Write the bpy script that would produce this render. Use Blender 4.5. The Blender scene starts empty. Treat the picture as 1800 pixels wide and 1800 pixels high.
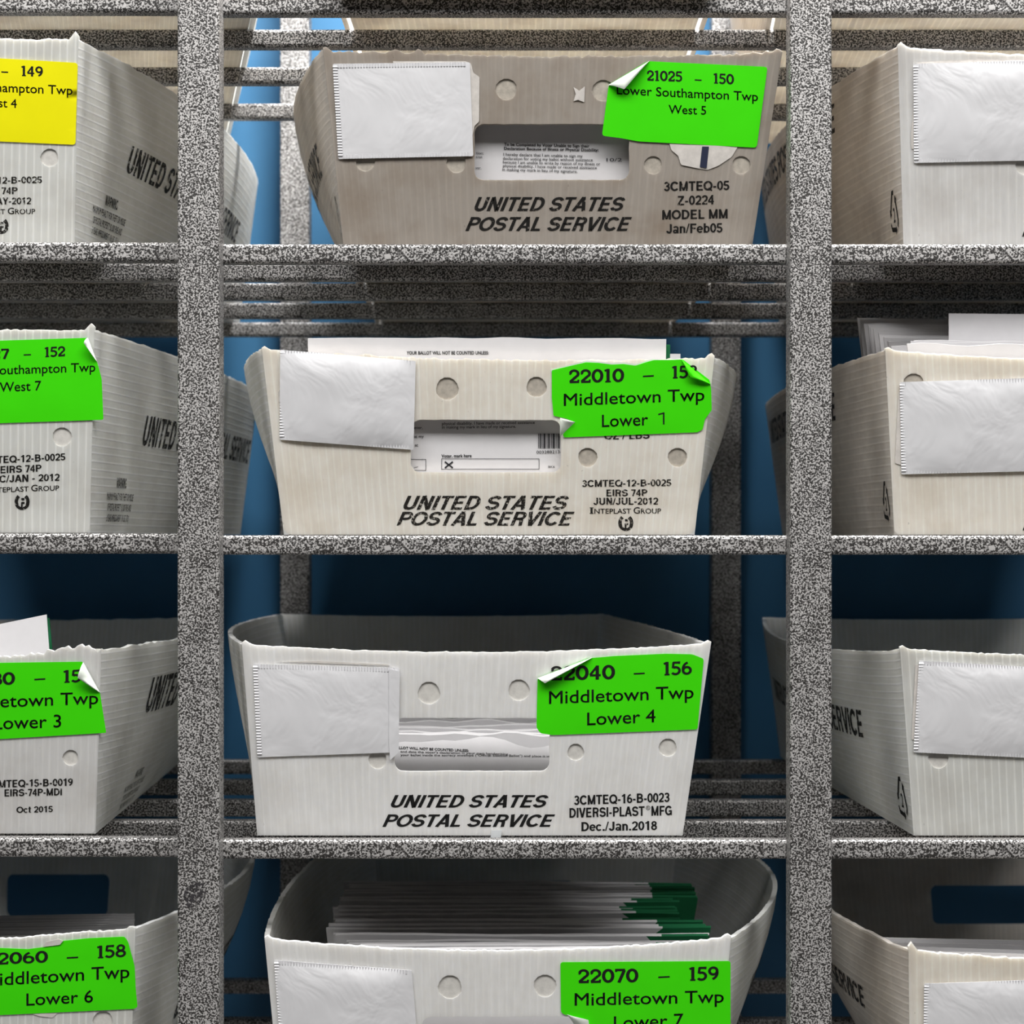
import bpy, math, random
import numpy as np
from mathutils import Vector, noise as mnoise
from mathutils.geometry import delaunay_2d_cdt

random.seed(7)
SC = bpy.context.scene
COL = SC.collection

# ------------------------------------------------------------------ camera
D = 1.30                      # camera distance to the front plane of the rack (y = 0)
P = 0.353e-3                  # metres per photo pixel on that plane
F = D / P                     # focal length in photo pixels
CX, CY = 922.0, 948.0         # vanishing point in the photo
ZC = 1.30                     # eye height
cam = bpy.data.cameras.new('camera')
cam.sensor_width = 36.0
cam.lens = F / 1800 * 36
cam.shift_x = -(CX - 900) / 1800
cam.shift_y = (CY - 900) / 1800
cam.clip_start = 0.05
cam.dof.use_dof = True
cam.dof.focus_distance = D + 0.01
cam.dof.aperture_fstop = 14
camo = bpy.data.objects.new('camera', cam)
COL.objects.link(camo)
camo.location = (0, -D, ZC)
camo.rotation_euler = (math.pi / 2, 0, 0)
SC.camera = camo

# ------------------------------------------------------------------ world, lights, exposure
wd = bpy.data.worlds.new('world')
SC.world = wd
wd.use_nodes = True
wd.node_tree.nodes['Background'].inputs[0].default_value = (0.86, 0.93, 1.0, 1)
wd.node_tree.nodes['Background'].inputs[1].default_value = 0.003

def area(name, loc, sx, sy, power, target=None, col=(1, 0.985, 0.96)):
    l = bpy.data.lights.new(name, 'AREA')
    l.shape = 'RECTANGLE'
    l.size, l.size_y = sx, sy
    l.energy = power
    l.color = col
    o = bpy.data.objects.new(name, l)
    COL.objects.link(o)
    o.location = loc
    if target is not None:
        d = Vector(target) - Vector(loc)
        o.rotation_euler = d.to_track_quat('-Z', 'Y').to_euler()
    return o
area('near_aisle_ceiling_light', (0.15, -0.72, ZC + 1.40), 1.6, 0.35, 4, (0.1, -0.1, ZC))
area('far_aisle_ceiling_light', (-0.1, -2.25, ZC + 2.9), 6.0, 1.0, 232, (0.0, 0.0, ZC - 0.1))
area('rack_ceiling_light', (0.14, -0.08, ZC + 1.55), 0.55, 0.30, 80)

SC.view_settings.view_transform = 'Standard'
SC.view_settings.look = 'None'
SC.view_settings.gamma = 1.0
SC.view_settings.use_curve_mapping = False
SC.view_settings.exposure = 0.10

# ------------------------------------------------------------------ helpers
def W(px, py, y):
    """point at depth y behind the rack front seen at photo pixel (px, py)"""
    k = (D + y) / F
    return np.array([(px - CX) * k, y, ZC + (CY - py) * k])

def proj(p):
    k = F / (D + p[..., 1])
    return np.stack([CX + p[..., 0] * k, CY - (p[..., 2] - ZC) * k], -1)

def tag(o, label=None, cat=None, group=None, kind=None):
    if label: o['label'] = label
    if cat: o['category'] = cat
    if group: o['group'] = group
    if kind: o['kind'] = kind
    return o

def empty(name, loc):
    o = bpy.data.objects.new(name, None)
    o.empty_display_size = 0.03
    COL.objects.link(o)
    o.location = loc
    return o

def link(name, verts, faces, mat, parent=None, origin=(0, 0, 0), uvs=None, mats=None, smooth=False):
    """one mesh object; verts in world space, stored relative to origin"""
    me = bpy.data.meshes.new(name)
    og = np.array(origin, float)
    vs = np.asarray(verts, float) - og
    me.from_pydata([tuple(v) for v in vs], [], [tuple(int(i) for i in f) for f in faces])
    for m in (mat if isinstance(mat, (list, tuple)) else [mat]):
        me.materials.append(m)
    if mats is not None:
        me.polygons.foreach_set('material_index', np.asarray(mats, np.int32))
    if uvs is not None:
        uv = me.uv_layers.new(name='UVMap')
        idx = np.zeros(len(me.loops), np.int32)
        me.loops.foreach_get('vertex_index', idx)
        uv.data.foreach_set('uv', np.asarray(uvs, np.float32)[idx].ravel())
    if smooth:
        me.polygons.foreach_set('use_smooth', np.ones(len(me.polygons), bool))
    me.update()
    o = bpy.data.objects.new(name, me)
    COL.objects.link(o)
    if parent is not None:
        o.parent = parent
        # parents sit untransformed except for location
        base = np.zeros(3); p = parent
        while p is not None:
            base += np.array(p.location); p = p.parent
        o.location = tuple(og - base)
    else:
        o.location = tuple(og)
    return o

def box_vf(x0, x1, y0, y1, z0, z1, bev=0.0015):
    """bevelled box as verts, faces: chamfered profile along the longest axis"""
    dims = [x1 - x0, y1 - y0, z1 - z0]
    ax = int(np.argmax(dims))
    lo = [x0, y0, z0]; hi = [x1, y1, z1]
    a, b = [i for i in range(3) if i != ax]
    prof = []
    n = 3
    for (ca, cb, s) in ((hi[a] - bev, hi[b] - bev, 0), (lo[a] + bev, hi[b] - bev, 1), (lo[a] + bev, lo[b] + bev, 2), (hi[a] - bev, lo[b] + bev, 3)):
        for i in range(n + 1):
            t = math.pi / 2 * (s + i / n)
            prof.append((ca + bev * math.cos(t), cb + bev * math.sin(t)))
    m = len(prof)
    vs = []
    for e in (lo[ax], hi[ax]):
        for (pa, pb) in prof:
            v = [0, 0, 0]; v[ax] = e; v[a] = pa; v[b] = pb
            vs.append(v)
    fs = [(i, (i + 1) % m, m + (i + 1) % m, m + i) for i in range(m)]
    fs += [tuple(range(m - 1, -1, -1)), tuple(range(m, 2 * m))]
    if ax == 1:
        fs = [f[::-1] for f in fs]
    return np.array(vs), fs

def pip(pts, poly):
    x, y = pts[:, 0], pts[:, 1]
    ins = np.zeros(len(pts), bool)
    j = len(poly) - 1
    for i in range(len(poly)):
        xi, yi = poly[i]; xj, yj = poly[j]
        c = ((yi > y) != (yj > y)) & (x < (xj - xi) * (y - yi) / ((yj - yi) if yj != yi else 1e-12) + xi)
        ins ^= c
        j = i
    return ins

def plate(outline, fmap, th, through=(), blind=(), grid=0.02, depth=0.0025, swap=False, w0=0.0, wfun=None):
    """a sheet with the given outline in metres; fmap(u, v, w) gives world points.
    through = loops cut right through, blind = round recesses. returns verts, faces, uvs, mats"""
    loops = [np.asarray(outline, float)] + [np.asarray(l, float) for l in through] + [np.asarray(l, float) for l in blind]
    pts, edges = [], []
    for l in loops:
        s = len(pts)
        pts += [tuple(p) for p in l]
        edges += [(s + i, s + (i + 1) % len(l)) for i in range(len(l))]
    out = loops[0]
    mn, mx = out.min(0), out.max(0)
    gx = np.arange(mn[0] + grid * .5, mx[0], grid); gy = np.arange(mn[1] + grid * .5, mx[1], grid)
    G = np.array([(x, y) for x in gx for y in gy]) if len(gx) and len(gy) else np.zeros((0, 2))
    if len(G):
        keep = pip(G, out)
        allp = np.array(pts)
        dmin = np.min(np.linalg.norm(G[:, None] - allp[None], axis=2), axis=1)
        keep &= dmin > grid * .3
        pts += [tuple(p) for p in G[keep]]
    r = delaunay_2d_cdt([Vector(p) for p in pts], edges, [], 0, 1e-7)
    V = np.array([(v.x, v.y) for v in r[0]]); T = [tuple(t) for t in r[2]]
    C = np.array([V[list(t)].mean(0) for t in T])
    inside = pip(C, out)
    for l in loops[1:1 + len(through)]:
        inside &= ~pip(C, l)
    bl = np.zeros(len(T), bool)
    for l in loops[1 + len(through):]:
        bl |= pip(C, l)
    n = len(V)
    wv = np.full(n, w0)
    if wfun is not None:
        wv = wv + wfun(V[:, 0], V[:, 1])
    top = fmap(V[:, 0], V[:, 1], wv)
    bot = fmap(V[:, 0], V[:, 1], wv - th)
    verts = [top, bot]; uv = [V, V]
    faces, mats = [], []
    area2 = lambda t: (V[t[1]][0] - V[t[0]][0]) * (V[t[2]][1] - V[t[0]][1]) - (V[t[2]][0] - V[t[0]][0]) * (V[t[1]][1] - V[t[0]][1])
    off = 2 * n
    if bl.any():
        verts.append(fmap(V[:, 0], V[:, 1], wv - depth)); uv.append(V)
        off = 3 * n
    et = {}
    for k, t in enumerate(T):
        if not inside[k]: continue
        if area2(t) < 0: t = t[::-1]
        if abs(area2(t)) < 1e-14: continue
        if bl[k]:
            faces.append(tuple(i + 2 * n for i in t)); mats.append(1)
        else:
            faces.append(t); mats.append(0)
        faces.append(tuple(i + n for i in t[::-1])); mats.append(0)
        for i in range(3):
            a, b = t[i], t[(i + 1) % 3]
            et.setdefault((min(a, b), max(a, b)), []).append((k, a, b))
    wverts, wuv = [], []
    def wall(a, b, d):
        s = off + len(wverts)
        for i, dd in ((a, 0), (b, 0), (b, d), (a, d)):
            wverts.append((i, dd)); wuv.append(V[i])
        faces.append((s, s + 3, s + 2, s + 1)); mats.append(0)
    for e, l in et.items():
        if len(l) == 1:
            k, a, b = l[0]
            wall(a, b, th)
        elif bl[l[0][0]] != bl[l[1][0]]:
            k, a, b = l[0] if not bl[l[0][0]] else l[1]
            wall(a, b, depth)
    if wverts:
        ids = np.array([i for i, d in wverts]); dd = np.array([d for i, d in wverts])
        verts.append(fmap(V[ids, 0], V[ids, 1], wv[ids] - dd)); uv.append(np.array(wuv))
    verts = np.concatenate(verts); uv = np.concatenate(uv)
    if swap: uv = uv[:, ::-1]
    return verts, faces, uv, mats

def rrect(x0, x1, y0, y1, r, n=5):
    pts = []
    for (cx, cy, s) in ((x1 - r, y1 - r, 0), (x0 + r, y1 - r, 1), (x0 + r, y0 + r, 2), (x1 - r, y0 + r, 3)):
        for i in range(n + 1):
            t = math.pi / 2 * (s + i / n)
            pts.append((cx + r * math.cos(t), cy + r * math.sin(t)))
    return np.array(pts)

def roundpoly(pts, r, n=4):
    pts = [np.array(p, float) for p in pts]
    out = []
    m = len(pts)
    for i in range(m):
        p, a, b = pts[i], pts[i - 1], pts[(i + 1) % m]
        ra = min(r, np.linalg.norm(a - p) * .4); rb = min(r, np.linalg.norm(b - p) * .4)
        A = p + (a - p) / np.linalg.norm(a - p) * ra
        B = p + (b - p) / np.linalg.norm(b - p) * rb
        for k in range(n + 1):
            t = k / n
            out.append((1 - t) ** 2 * A + 2 * t * (1 - t) * p + t * t * B)
    return np.array(out)

def densify(poly, step):
    out = []
    m = len(poly)
    for i in range(m):
        a, b = np.array(poly[i], float), np.array(poly[(i + 1) % m], float)
        k = max(1, int(np.linalg.norm(b - a) / step))
        for j in range(k):
            out.append(a + (b - a) * j / k)
    return np.array(out)

def nz(x, y=0.0, z=0.0):
    return mnoise.noise(Vector((x, y, z)))

def nzv(u, v, s, seed):
    return np.array([nz(a * s, b * s, seed) for a, b in zip(np.atleast_1d(u), np.atleast_1d(v))])

# ------------------------------------------------------------------ lettering
_tc = {}
def glyphs(txt, bold=0.0, shear=0.0, serif=False):
    """flat mesh of a line of text, cap height 1, starting at x = 0"""
    key = (txt, bold, shear)
    if key not in _tc:
        cu = bpy.data.curves.new('t', 'FONT')
        cu.body = txt
        cu.size = 1.0
        cu.shear = shear
        cu.resolution_u = 3
        cu.fill_mode = 'FRONT'
        ob = bpy.data.objects.new('t', cu)
        COL.objects.link(ob)
        dg = bpy.context.evaluated_depsgraph_get()
        me = bpy.data.meshes.new_from_object(ob.evaluated_get(dg))
        v = np.array([tuple(x.co)[:2] for x in me.vertices]).reshape(-1, 2)
        f = [tuple(p.vertices) for p in me.polygons]
        bpy.data.objects.remove(ob); bpy.data.curves.remove(cu); bpy.data.meshes.remove(me)
        _tc[key] = (v, f)
    v, f = _tc[key]
    if bold > 0 and len(v):
        V, Fc = [], []
        for k in range(8):
            t = 2 * math.pi * (k + .5) / 8
            V.append(v + bold * np.array([math.cos(t), math.sin(t)])); Fc += [tuple(i + k * len(v) for i in q) for q in f]
        return np.concatenate(V), Fc
    return v.copy(), f
_capv, _ = glyphs('H')
CAP = _capv[:, 1].max() - _capv[:, 1].min()

def stroke(path, w):
    p = np.array(path, float)
    d = np.gradient(p, axis=0)
    d /= np.maximum(np.linalg.norm(d, axis=1), 1e-9)[:, None]
    nrm = np.stack([-d[:, 1], d[:, 0]], 1)
    ww = np.asarray(w, float)
    ww = ww[:, None] if ww.ndim else ww
    L = p + nrm * ww * .5; R = p - nrm * ww * .5
    v = np.concatenate([L, R]); n = len(p)
    return v, [(n + i, n + i + 1, i + 1, i) for i in range(n - 1)]

def arc(cx, cy, rx, ry, a0, a1, n=16):
    t = np.radians(np.linspace(a0, a1, n))
    return np.stack([cx + rx * np.cos(t), cy + ry * np.sin(t)], 1)

def seg(*pts):
    out = []
    for a, b in zip(pts[:-1], pts[1:]):
        a = np.array(a, float); b = np.array(b, float)
        for k in range(4): out.append(a + (b - a) * k / 4)
    out.append(np.array(pts[-1], float))
    return np.array(out)

SLAB = {
    '0': ([(arc(.33, .5, .25, .42, 0, 360, 26), .165)], .70),
    '1': ([(seg((.24, 0), (.24, 1)), .17), (seg((.04, .86), (.24, .93)), .13), (seg((.08, .05), (.40, .05)), .10)], .50),
    '2': ([(np.concatenate([arc(.30, .68, .23, .25, 165, -35, 14), seg((.40, .46), (.08, .10))]), .15), (seg((.04, .075), (.56, .075)), .15), (seg((.53, .0), (.55, .24)), .10), (seg((.04, .64), (.14, .76)), .10)], .66),
    '3': ([(arc(.28, .72, .20, .21, 150, -80, 14), .14), (arc(.28, .29, .24, .23, 85, -150, 16), .15), (seg((.2, .52), (.34, .52)), .11)], .62),
    '4': ([(seg((.42, 0), (.42, .98)), .16), (seg((.42, .94), (.05, .34)), .12), (seg((.03, .30), (.60, .30)), .13)], .68),
    '5': ([(seg((.10, .92), (.50, .92)), .14), (seg((.14, .95), (.10, .52)), .13), (arc(.26, .32, .25, .26, 125, -145, 18), .15), (seg((.49, .82), (.51, 1.0)), .09)], .64),
    '6': ([(arc(.32, .31, .23, .25, 0, 360, 24), .15), (np.concatenate([arc(.50, .42, .42, .50, 190, 108, 10)]), .14)], .68),
    '7': ([(seg((.04, .92), (.56, .92)), .15), (seg((.52, .90), (.22, 0)), .16), (seg((.07, .78), (.06, 1.0)), .10)], .62),
    '8': ([(arc(.32, .73, .19, .20, 0, 360, 22), .14), (arc(.32, .28, .24, .22, 0, 360, 24), .15)], .68),
    '9': ([(arc(.32, .67, .23, .25, 0, 360, 24), .15), (np.concatenate([arc(.14, .56, .42, .50, 10, -72, 10)]), .14)], .68),
}
def _ln(*p): return seg(*p)
def _cat(*a): return np.concatenate([np.asarray(x, float) for x in a])
_B = .185
_st = lambda x, y0=0, y1=1: (seg((x, y0), (x, y1)), _B)
_hb = lambda y, x0, x1: (seg((x0, y), (x1, y)), _B * .9)
_Pb = (_cat(seg((.10, .912), (.40, .912)), arc(.40, .70, .20, .212, 88, -88, 14), seg((.39, .488), (.10, .488))), _B * .92)
GROT = {
    ' ': ([], .30), '-': ([(seg((.05, .37), (.31, .37)), .17)], .37), '/': ([(seg((.03, 0), (.27, 1)), .11)], .31), '.': ([(seg((.14, 0), (.14, .19)), .19)], .28),
    'A': ([(seg((.085, 0), (.355, 1)), .19), (seg((.635, 0), (.365, 1)), .19), (seg((.20, .29), (.53, .29)), .16)], .72),
    'B': ([_st(.155), (_cat(seg((.10, .912), (.40, .912)), arc(.40, .72, .165, .192, 88, -88, 12), seg((.39, .528), (.10, .528))), .17), (_cat(seg((.30, .528), (.41, .528)), arc(.41, .308, .20, .22, 88, -88, 12), seg((.40, .088), (.10, .088))), .17)], .73),
    'C': ([(arc(.405, .5, .30, .41, 38, 322, 24), .19)], .76),
    'D': ([_st(.155), (_cat(seg((.10, .912), (.33, .912)), arc(.33, .5, .31, .412, 88, -88, 18), seg((.32, .088), (.10, .088))), .18)], .76),
    'E': ([_st(.155), _hb(.915, .10, .60), _hb(.51, .10, .56), _hb(.085, .10, .62)], .68),
    'F': ([_st(.155), _hb(.915, .10, .60), _hb(.49, .10, .53)], .63),
    'G': ([(arc(.405, .5, .30, .41, 38, 330, 24), .19), (seg((.42, .45), (.74, .45)), .16), (seg((.68, .50), (.68, .02)), .13)], .80),
    'H': ([_st(.155), _st(.595), _hb(.52, .10, .62)], .75), 'I': ([_st(.145)], .29),
    'J': ([(_cat(seg((.41, 1), (.41, .32)), arc(.25, .29, .16, .205, 0, -175, 14)), .185)], .57),
    'K': ([_st(.155), (seg((.62, 1), (.18, .42)), .18), (seg((.32, .58), (.66, 0)), .19)], .74),
    'L': ([_st(.155), _hb(.085, .10, .58)], .61),
    'M': ([_st(.145), _st(.715), (seg((.14, 1), (.43, .04)), .17), (seg((.72, 1), (.43, .04)), .17)], .86),
    'N': ([_st(.15), _st(.60), (seg((.15, 1), (.60, 0)), .19)], .75),
    'O': ([(arc(.41, .5, .315, .41, 0, 360, 32), .185)], .82), 'P': ([_st(.155), _Pb], .69),
    'Q': ([(arc(.41, .5, .315, .41, 0, 360, 32), .185), (seg((.46, .26), (.75, -.03)), .14)], .82),
    'R': ([_st(.155), _Pb, (_cat(seg((.36, .49), (.50, .44)), seg((.52, .38), (.57, 0))), .18)], .74),
    'S': ([(_cat(arc(.35, .71, .235, .203, 12, 268, 18), arc(.35, .297, .25, .21, 88, -168, 18)), .18)], .70),
    'T': ([_st(.32), _hb(.915, .02, .62)], .64),
    'U': ([(_cat(seg((.15, 1), (.15, .36)), arc(.375, .32, .225, .235, 180, 360, 18), seg((.60, .36), (.60, 1))), .185)], .75),
    'V': ([(seg((.085, 1), (.335, 0)), .19), (seg((.595, 1), (.345, 0)), .19)], .68),
    'W': ([(seg((.08, 1), (.26, 0)), .17), (seg((.47, 1), (.27, 0)), .17), (seg((.47, 1), (.67, 0)), .17), (seg((.86, 1), (.68, 0)), .17)], .94),
    'Y': ([(seg((.08, 1), (.335, .42)), .18), (seg((.59, 1), (.335, .42)), .18), _st(.335, 0, .45)], .67),
    'Z': ([_hb(.915, .05, .58), _hb(.085, .03, .60), (seg((.52, .90), (.10, .10)), .18)], .63),
    '0': ([(arc(.28, .5, .185, .415, 0, 360, 28), .165)], .56), '1': ([_st(.32), (seg((.08, .76), (.32, .90)), .14)], .56),
    '2': ([(_cat(arc(.28, .69, .185, .225, 170, -30, 16), seg((.43, .50), (.11, .11))), .165), _hb(.085, .04, .51)], .56),
    '3': ([(arc(.27, .72, .17, .195, 160, -85, 14), .16), (arc(.27, .295, .19, .215, 85, -165, 16), .165), (seg((.20, .52), (.32, .52)), .13)], .56),
    '4': ([(seg((.38, 0), (.38, .99)), .16), (seg((.37, .95), (.06, .33)), .14), (seg((.03, .29), (.53, .29)), .14)], .56),
    '5': ([(seg((.12, .91), (.49, .91)), .16), (seg((.14, .94), (.10, .50)), .15), (arc(.27, .315, .19, .235, 130, -160, 18), .165)], .56),
    '6': ([(arc(.285, .31, .185, .225, 0, 360, 24), .16), (arc(.46, .47, .36, .45, 185, 100, 12), .16)], .56),
    '7': ([_hb(.915, .04, .53), (seg((.46, .88), (.22, 0)), .17)], .56),
    '8': ([(arc(.28, .73, .155, .185, 0, 360, 24), .16), (arc(.28, .29, .185, .21, 0, 360, 24), .16)], .56),
    '9': ([(arc(.275, .69, .185, .225, 0, 360, 24), .16), (arc(.10, .53, .36, .45, 5, -80, 12), .16)], .56),
    'a': ([(arc(.23, .20, .14, .13, 0, 360, 18), .15), (_cat(arc(.27, .54, .17, .15, 165, 0, 10), seg((.44, .5), (.44, 0))), .16)], .56),
    'n': ([_st(.14, 0, .73), (_cat(arc(.30, .46, .16, .20, 175, 0, 12), seg((.46, .44), (.46, 0))), .17)], .60),
    'e': ([(_cat(arc(.28, .365, .20, .29, 0, 320, 22)), .16), (seg((.10, .37), (.50, .37)), .13)], .56),
    'b': ([_st(.14), (arc(.32, .365, .18, .29, 0, 360, 22), .16)], .60),
    'c': ([(arc(.28, .365, .20, .29, 40, 320, 20), .16)], .55),
    't': ([_st(.17, .04, .95), (seg((.02, .66), (.34, .66)), .13), (seg((.16, .08), (.34, .07)), .14)], .36),
}
GROT['O2'] = GROT['O']
def grot(txt, shear=0.0):
    x = 0; V = []; Fc = []; n = 0
    for c in txt:
        st, adv = GROT[c]
        for path, w in st:
            v, f = stroke(path, w)
            v = v + np.array([x, 0])
            V.append(v); Fc += [tuple(i + n for i in q) for q in f]; n += len(v)
        x += adv
    V = np.concatenate(V)
    V[:, 0] += shear * V[:, 1]
    return V, Fc

def slab(txt):
    x = 0; V = []; Fc = []
    n = 0
    for c in txt:
        st, adv = SLAB[c]
        for path, w in st:
            v, f = stroke(path, w * 1.1)
            v = v + np.array([x, 0])
            V.append(v); Fc += [tuple(i + n for i in q) for q in f]; n += len(v)
        x += adv
    return np.concatenate(V), Fc

class Ink:
    """collects lettering in photo-pixel or surface coordinates"""
    def __init__(s, sub=True):
        s.v = []; s.f = []; s.n = 0
        s.sub = Ink(False) if sub else None
    def add(s, v, f):
        s.v.append(np.asarray(v, float)); s.f += [tuple(i + s.n for i in q) for q in f]; s.n += len(v)
    def line(s, txt, x0, x1, y0, y1, cap, bold=0.0, shear=0.0, kind='sans', down=True):
        """txt from x0 to x1, baseline y0 (at x0) to y1 (at x1), capital height cap"""
        if kind == 'sans' and bold >= .015 and all(c in GROT for c in txt): kind = 'grot'
        v, f = slab(txt) if kind == 'slab' else grot(txt, shear) if kind == 'grot' else glyphs(txt, bold * .8, shear)
        if len(v) == 0: return
        if kind == 'sans': v[:, 1] /= CAP
        v[:, 0] -= v[:, 0].min()
        v[:, 0] *= (x1 - x0) / v[:, 0].max()
        sg = -1 if down else 1
        px = np.stack([x0 + v[:, 0], y0 + (y1 - y0) * v[:, 0] / (x1 - x0) + sg * v[:, 1] * cap], 1)
        if down is False: pass
        s.add(px, f)
    def rect(s, x0, x1, y0, y1, sk=0.0):
        s.add([(x0, y0), (x1, y0 + sk), (x1, y1 + sk), (x0, y1)], [(0, 1, 2, 3)])
    def path(s, pts, w):
        v, f = stroke(np.array(pts, float), w); s.add(v, f)
    def frame(s, x0, x1, y0, y1, w=1.0):
        s.rect(x0, x1, y0, y0 + w); s.rect(x0, x1, y1 - w, y1); s.rect(x0, x0 + w, y0, y1); s.rect(x1 - w, x1, y0, y1)
    def get(s): return np.concatenate(s.v), s.f

# ------------------------------------------------------------------ materials
def newmat(name):
    m = bpy.data.materials.new(name)
    m.use_nodes = True
    nt = m.node_tree
    return m, nt, nt.nodes['Principled BSDF'], nt.nodes['Material Output']

def N(nt, t, **kw):
    n = nt.nodes.new(t)
    for k, v in kw.items():
        if hasattr(n, k) and not k.startswith('i_'): setattr(n, k, v)
    return n

def ramp(nt, src, stops):
    r = nt.nodes.new('ShaderNodeValToRGB')
    e = r.color_ramp.elements
    while len(e) < len(stops): e.new(0.5)
    for el, (p, c) in zip(e, stops):
        el.position = p
        el.color = (c, c, c, 1) if isinstance(c, (int, float)) else (*c, 1)
    nt.links.new(src, r.inputs[0])
    return r.outputs[0]

def noise_tex(nt, scale, detail=2, rough=.5, coord='Object', vec=None, dist=0.0):
    n = nt.nodes.new('ShaderNodeTexNoise')
    n.inputs['Scale'].default_value = scale
    n.inputs['Detail'].default_value = detail
    n.inputs['Roughness'].default_value = rough
    n.inputs['Distortion'].default_value = dist
    if vec is None:
        tc = nt.nodes.new('ShaderNodeTexCoord'); vec = tc.outputs[coord]
    nt.links.new(vec, n.inputs['Vector'])
    return n.outputs['Fac']

def mixcol(nt, fac, a, b, mode='MIX'):
    m = nt.nodes.new('ShaderNodeMix')
    m.data_type = 'RGBA'; m.blend_type = mode
    for sock, val in ((m.inputs[0], fac), (m.inputs[6], a), (m.inputs[7], b)):
        if isinstance(val, (int, float)): sock.default_value = val
        elif isinstance(val, tuple): sock.default_value = (*val, 1)
        else: nt.links.new(val, sock)
    return m.outputs[2]

def bump(nt, h, strength, dist, bs):
    b = nt.nodes.new('ShaderNodeBump')
    b.inputs['Strength'].default_value = strength
    b.inputs['Distance'].default_value = dist
    nt.links.new(h, b.inputs['Height'])
    nt.links.new(b.outputs[0], bs.inputs['Normal'])

def speckle_paint():
    m, nt, bs, out = newmat('speckled_hammer_paint')
    f = noise_tex(nt, 900, 1.0, .5, dist=0.5)
    big = noise_tex(nt, 60, 2, .5)
    mth = nt.nodes.new('ShaderNodeMath'); mth.operation = 'MULTIPLY_ADD'
    nt.links.new(big, mth.inputs[0]); mth.inputs[1].default_value = 0.12
    nt.links.new(f, mth.inputs[2])
    c = ramp(nt, mth.outputs[0], [(0.525, (.020, .018, .017)), (0.640, (.58, .565, .56))])
    nt.links.new(c, bs.inputs['Base Color'])
    mt = ramp(nt, mth.outputs[0], [(0.525, .0), (0.635, .55)])
    nt.links.new(mt, bs.inputs['Metallic'])
    bs.inputs['Roughness'].default_value = .5
    bs.inputs['Specular IOR Level'].default_value = .6
    bump(nt, f, .35, .0004, bs)
    return m

def plastic(name, base, flute, stripe, dirt, dcol=(.22, .15, .09), trans=.3, dirtscale=22, fw=1.0):
    """corrugated translucent plastic sheet: UV.x runs across the flutes, in metres"""
    m, nt, bs, out = newmat(name)
    uv = nt.nodes.new('ShaderNodeUVMap')
    sep = nt.nodes.new('ShaderNodeSeparateXYZ'); nt.links.new(uv.outputs[0], sep.inputs[0])
    def math_(op, a, b=None):
        n = nt.nodes.new('ShaderNodeMath'); n.operation = op
        for i, v in enumerate((a, b)):
            if v is None: continue
            if isinstance(v, (int, float)): n.inputs[i].default_value = v
            else: nt.links.new(v, n.inputs[i])
        return n.outputs[0]
    mapn = nt.nodes.new('ShaderNodeMapping'); nt.links.new(uv.outputs[0], mapn.inputs[0])
    mapn.inputs['Scale'].default_value = (1, .05, 1)
    wob = noise_tex(nt, 90, 1, .5, vec=mapn.outputs[0])
    x = math_('ADD', math_('MULTIPLY', sep.outputs[0], 2 * math.pi / .0049), math_('MULTIPLY', wob, 3.0))
    s = math_('MULTIPLY_ADD', math_('SINE', x), .5); nt.nodes[-1]
    nn = nt.nodes[-1]
    s = nn.outputs[0]; nn.inputs[2].default_value = .5
    line = math_('POWER', s, flute)                          # thin webs between the flutes
    mapd = nt.nodes.new('ShaderNodeMapping'); nt.links.new(uv.outputs[0], mapd.inputs[0])
    mapd.inputs['Scale'].default_value = (1, .12, 1)
    streak = noise_tex(nt, 300, 3, .6, vec=mapd.outputs[0])
    c = mixcol(nt, line, tuple(base), tuple(min(1, b * (1 + stripe)) for b in base))
    st = ramp(nt, streak, [(.35, .82), (.62, 1.0)])
    c = mixcol(nt, .35, c, st, 'MULTIPLY')
    # grime clouds and specks
    d1 = noise_tex(nt, dirtscale, 4, .62)
    dm = ramp(nt, d1, [(.46, 0.0), (.75, 1.0)])
    dmm = math_('MULTIPLY', dm, dirt)
    c = mixcol(nt, dmm, c, dcol)
    d2 = noise_tex(nt, 330, 2, .6)
    sp = ramp(nt, d2, [(.73, 0.0), (.79, 1.0)])
    spm = math_('MULTIPLY', sp, dirt * .9)
    c = mixcol(nt, spm, c, (.07, .05, .035))
    nt.links.new(c, bs.inputs['Base Color'])
    bs.inputs['Roughness'].default_value = .48
    bs.inputs['Specular IOR Level'].default_value = .35
    h = math_('ADD', line, math_('MULTIPLY', streak, .6))
    bump(nt, h, .25, .0004, bs)
    bs.inputs['Subsurface Weight'].default_value = .45
    bs.inputs['Subsurface Radius'].default_value = (1.0, .95, .85)
    bs.inputs['Subsurface Scale'].default_value = .005
    tr = nt.nodes.new('ShaderNodeBsdfTranslucent'); nt.links.new(c, tr.inputs[0])
    mx = nt.nodes.new('ShaderNodeMixShader'); mx.inputs[0].default_value = trans
    nt.links.new(bs.outputs[0], mx.inputs[1]); nt.links.new(tr.outputs[0], mx.inputs[2])
    nt.links.new(mx.outputs[0], out.inputs[0])
    return m

def paper(name, col, rough=.75, var=.06, scale=120, bmp=.15):
    m, nt, bs, out = newmat(name)
    f = noise_tex(nt, scale, 4, .6)
    c = ramp(nt, f, [(.3, tuple(x * (1 - var) for x in col)), (.7, col)])
    nt.links.new(c, bs.inputs['Base Color'])
    bs.inputs['Roughness'].default_value = rough
    bs.inputs['Specular IOR Level'].default_value = .25
    bump(nt, f, bmp, .0005, bs)
    return m

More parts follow.
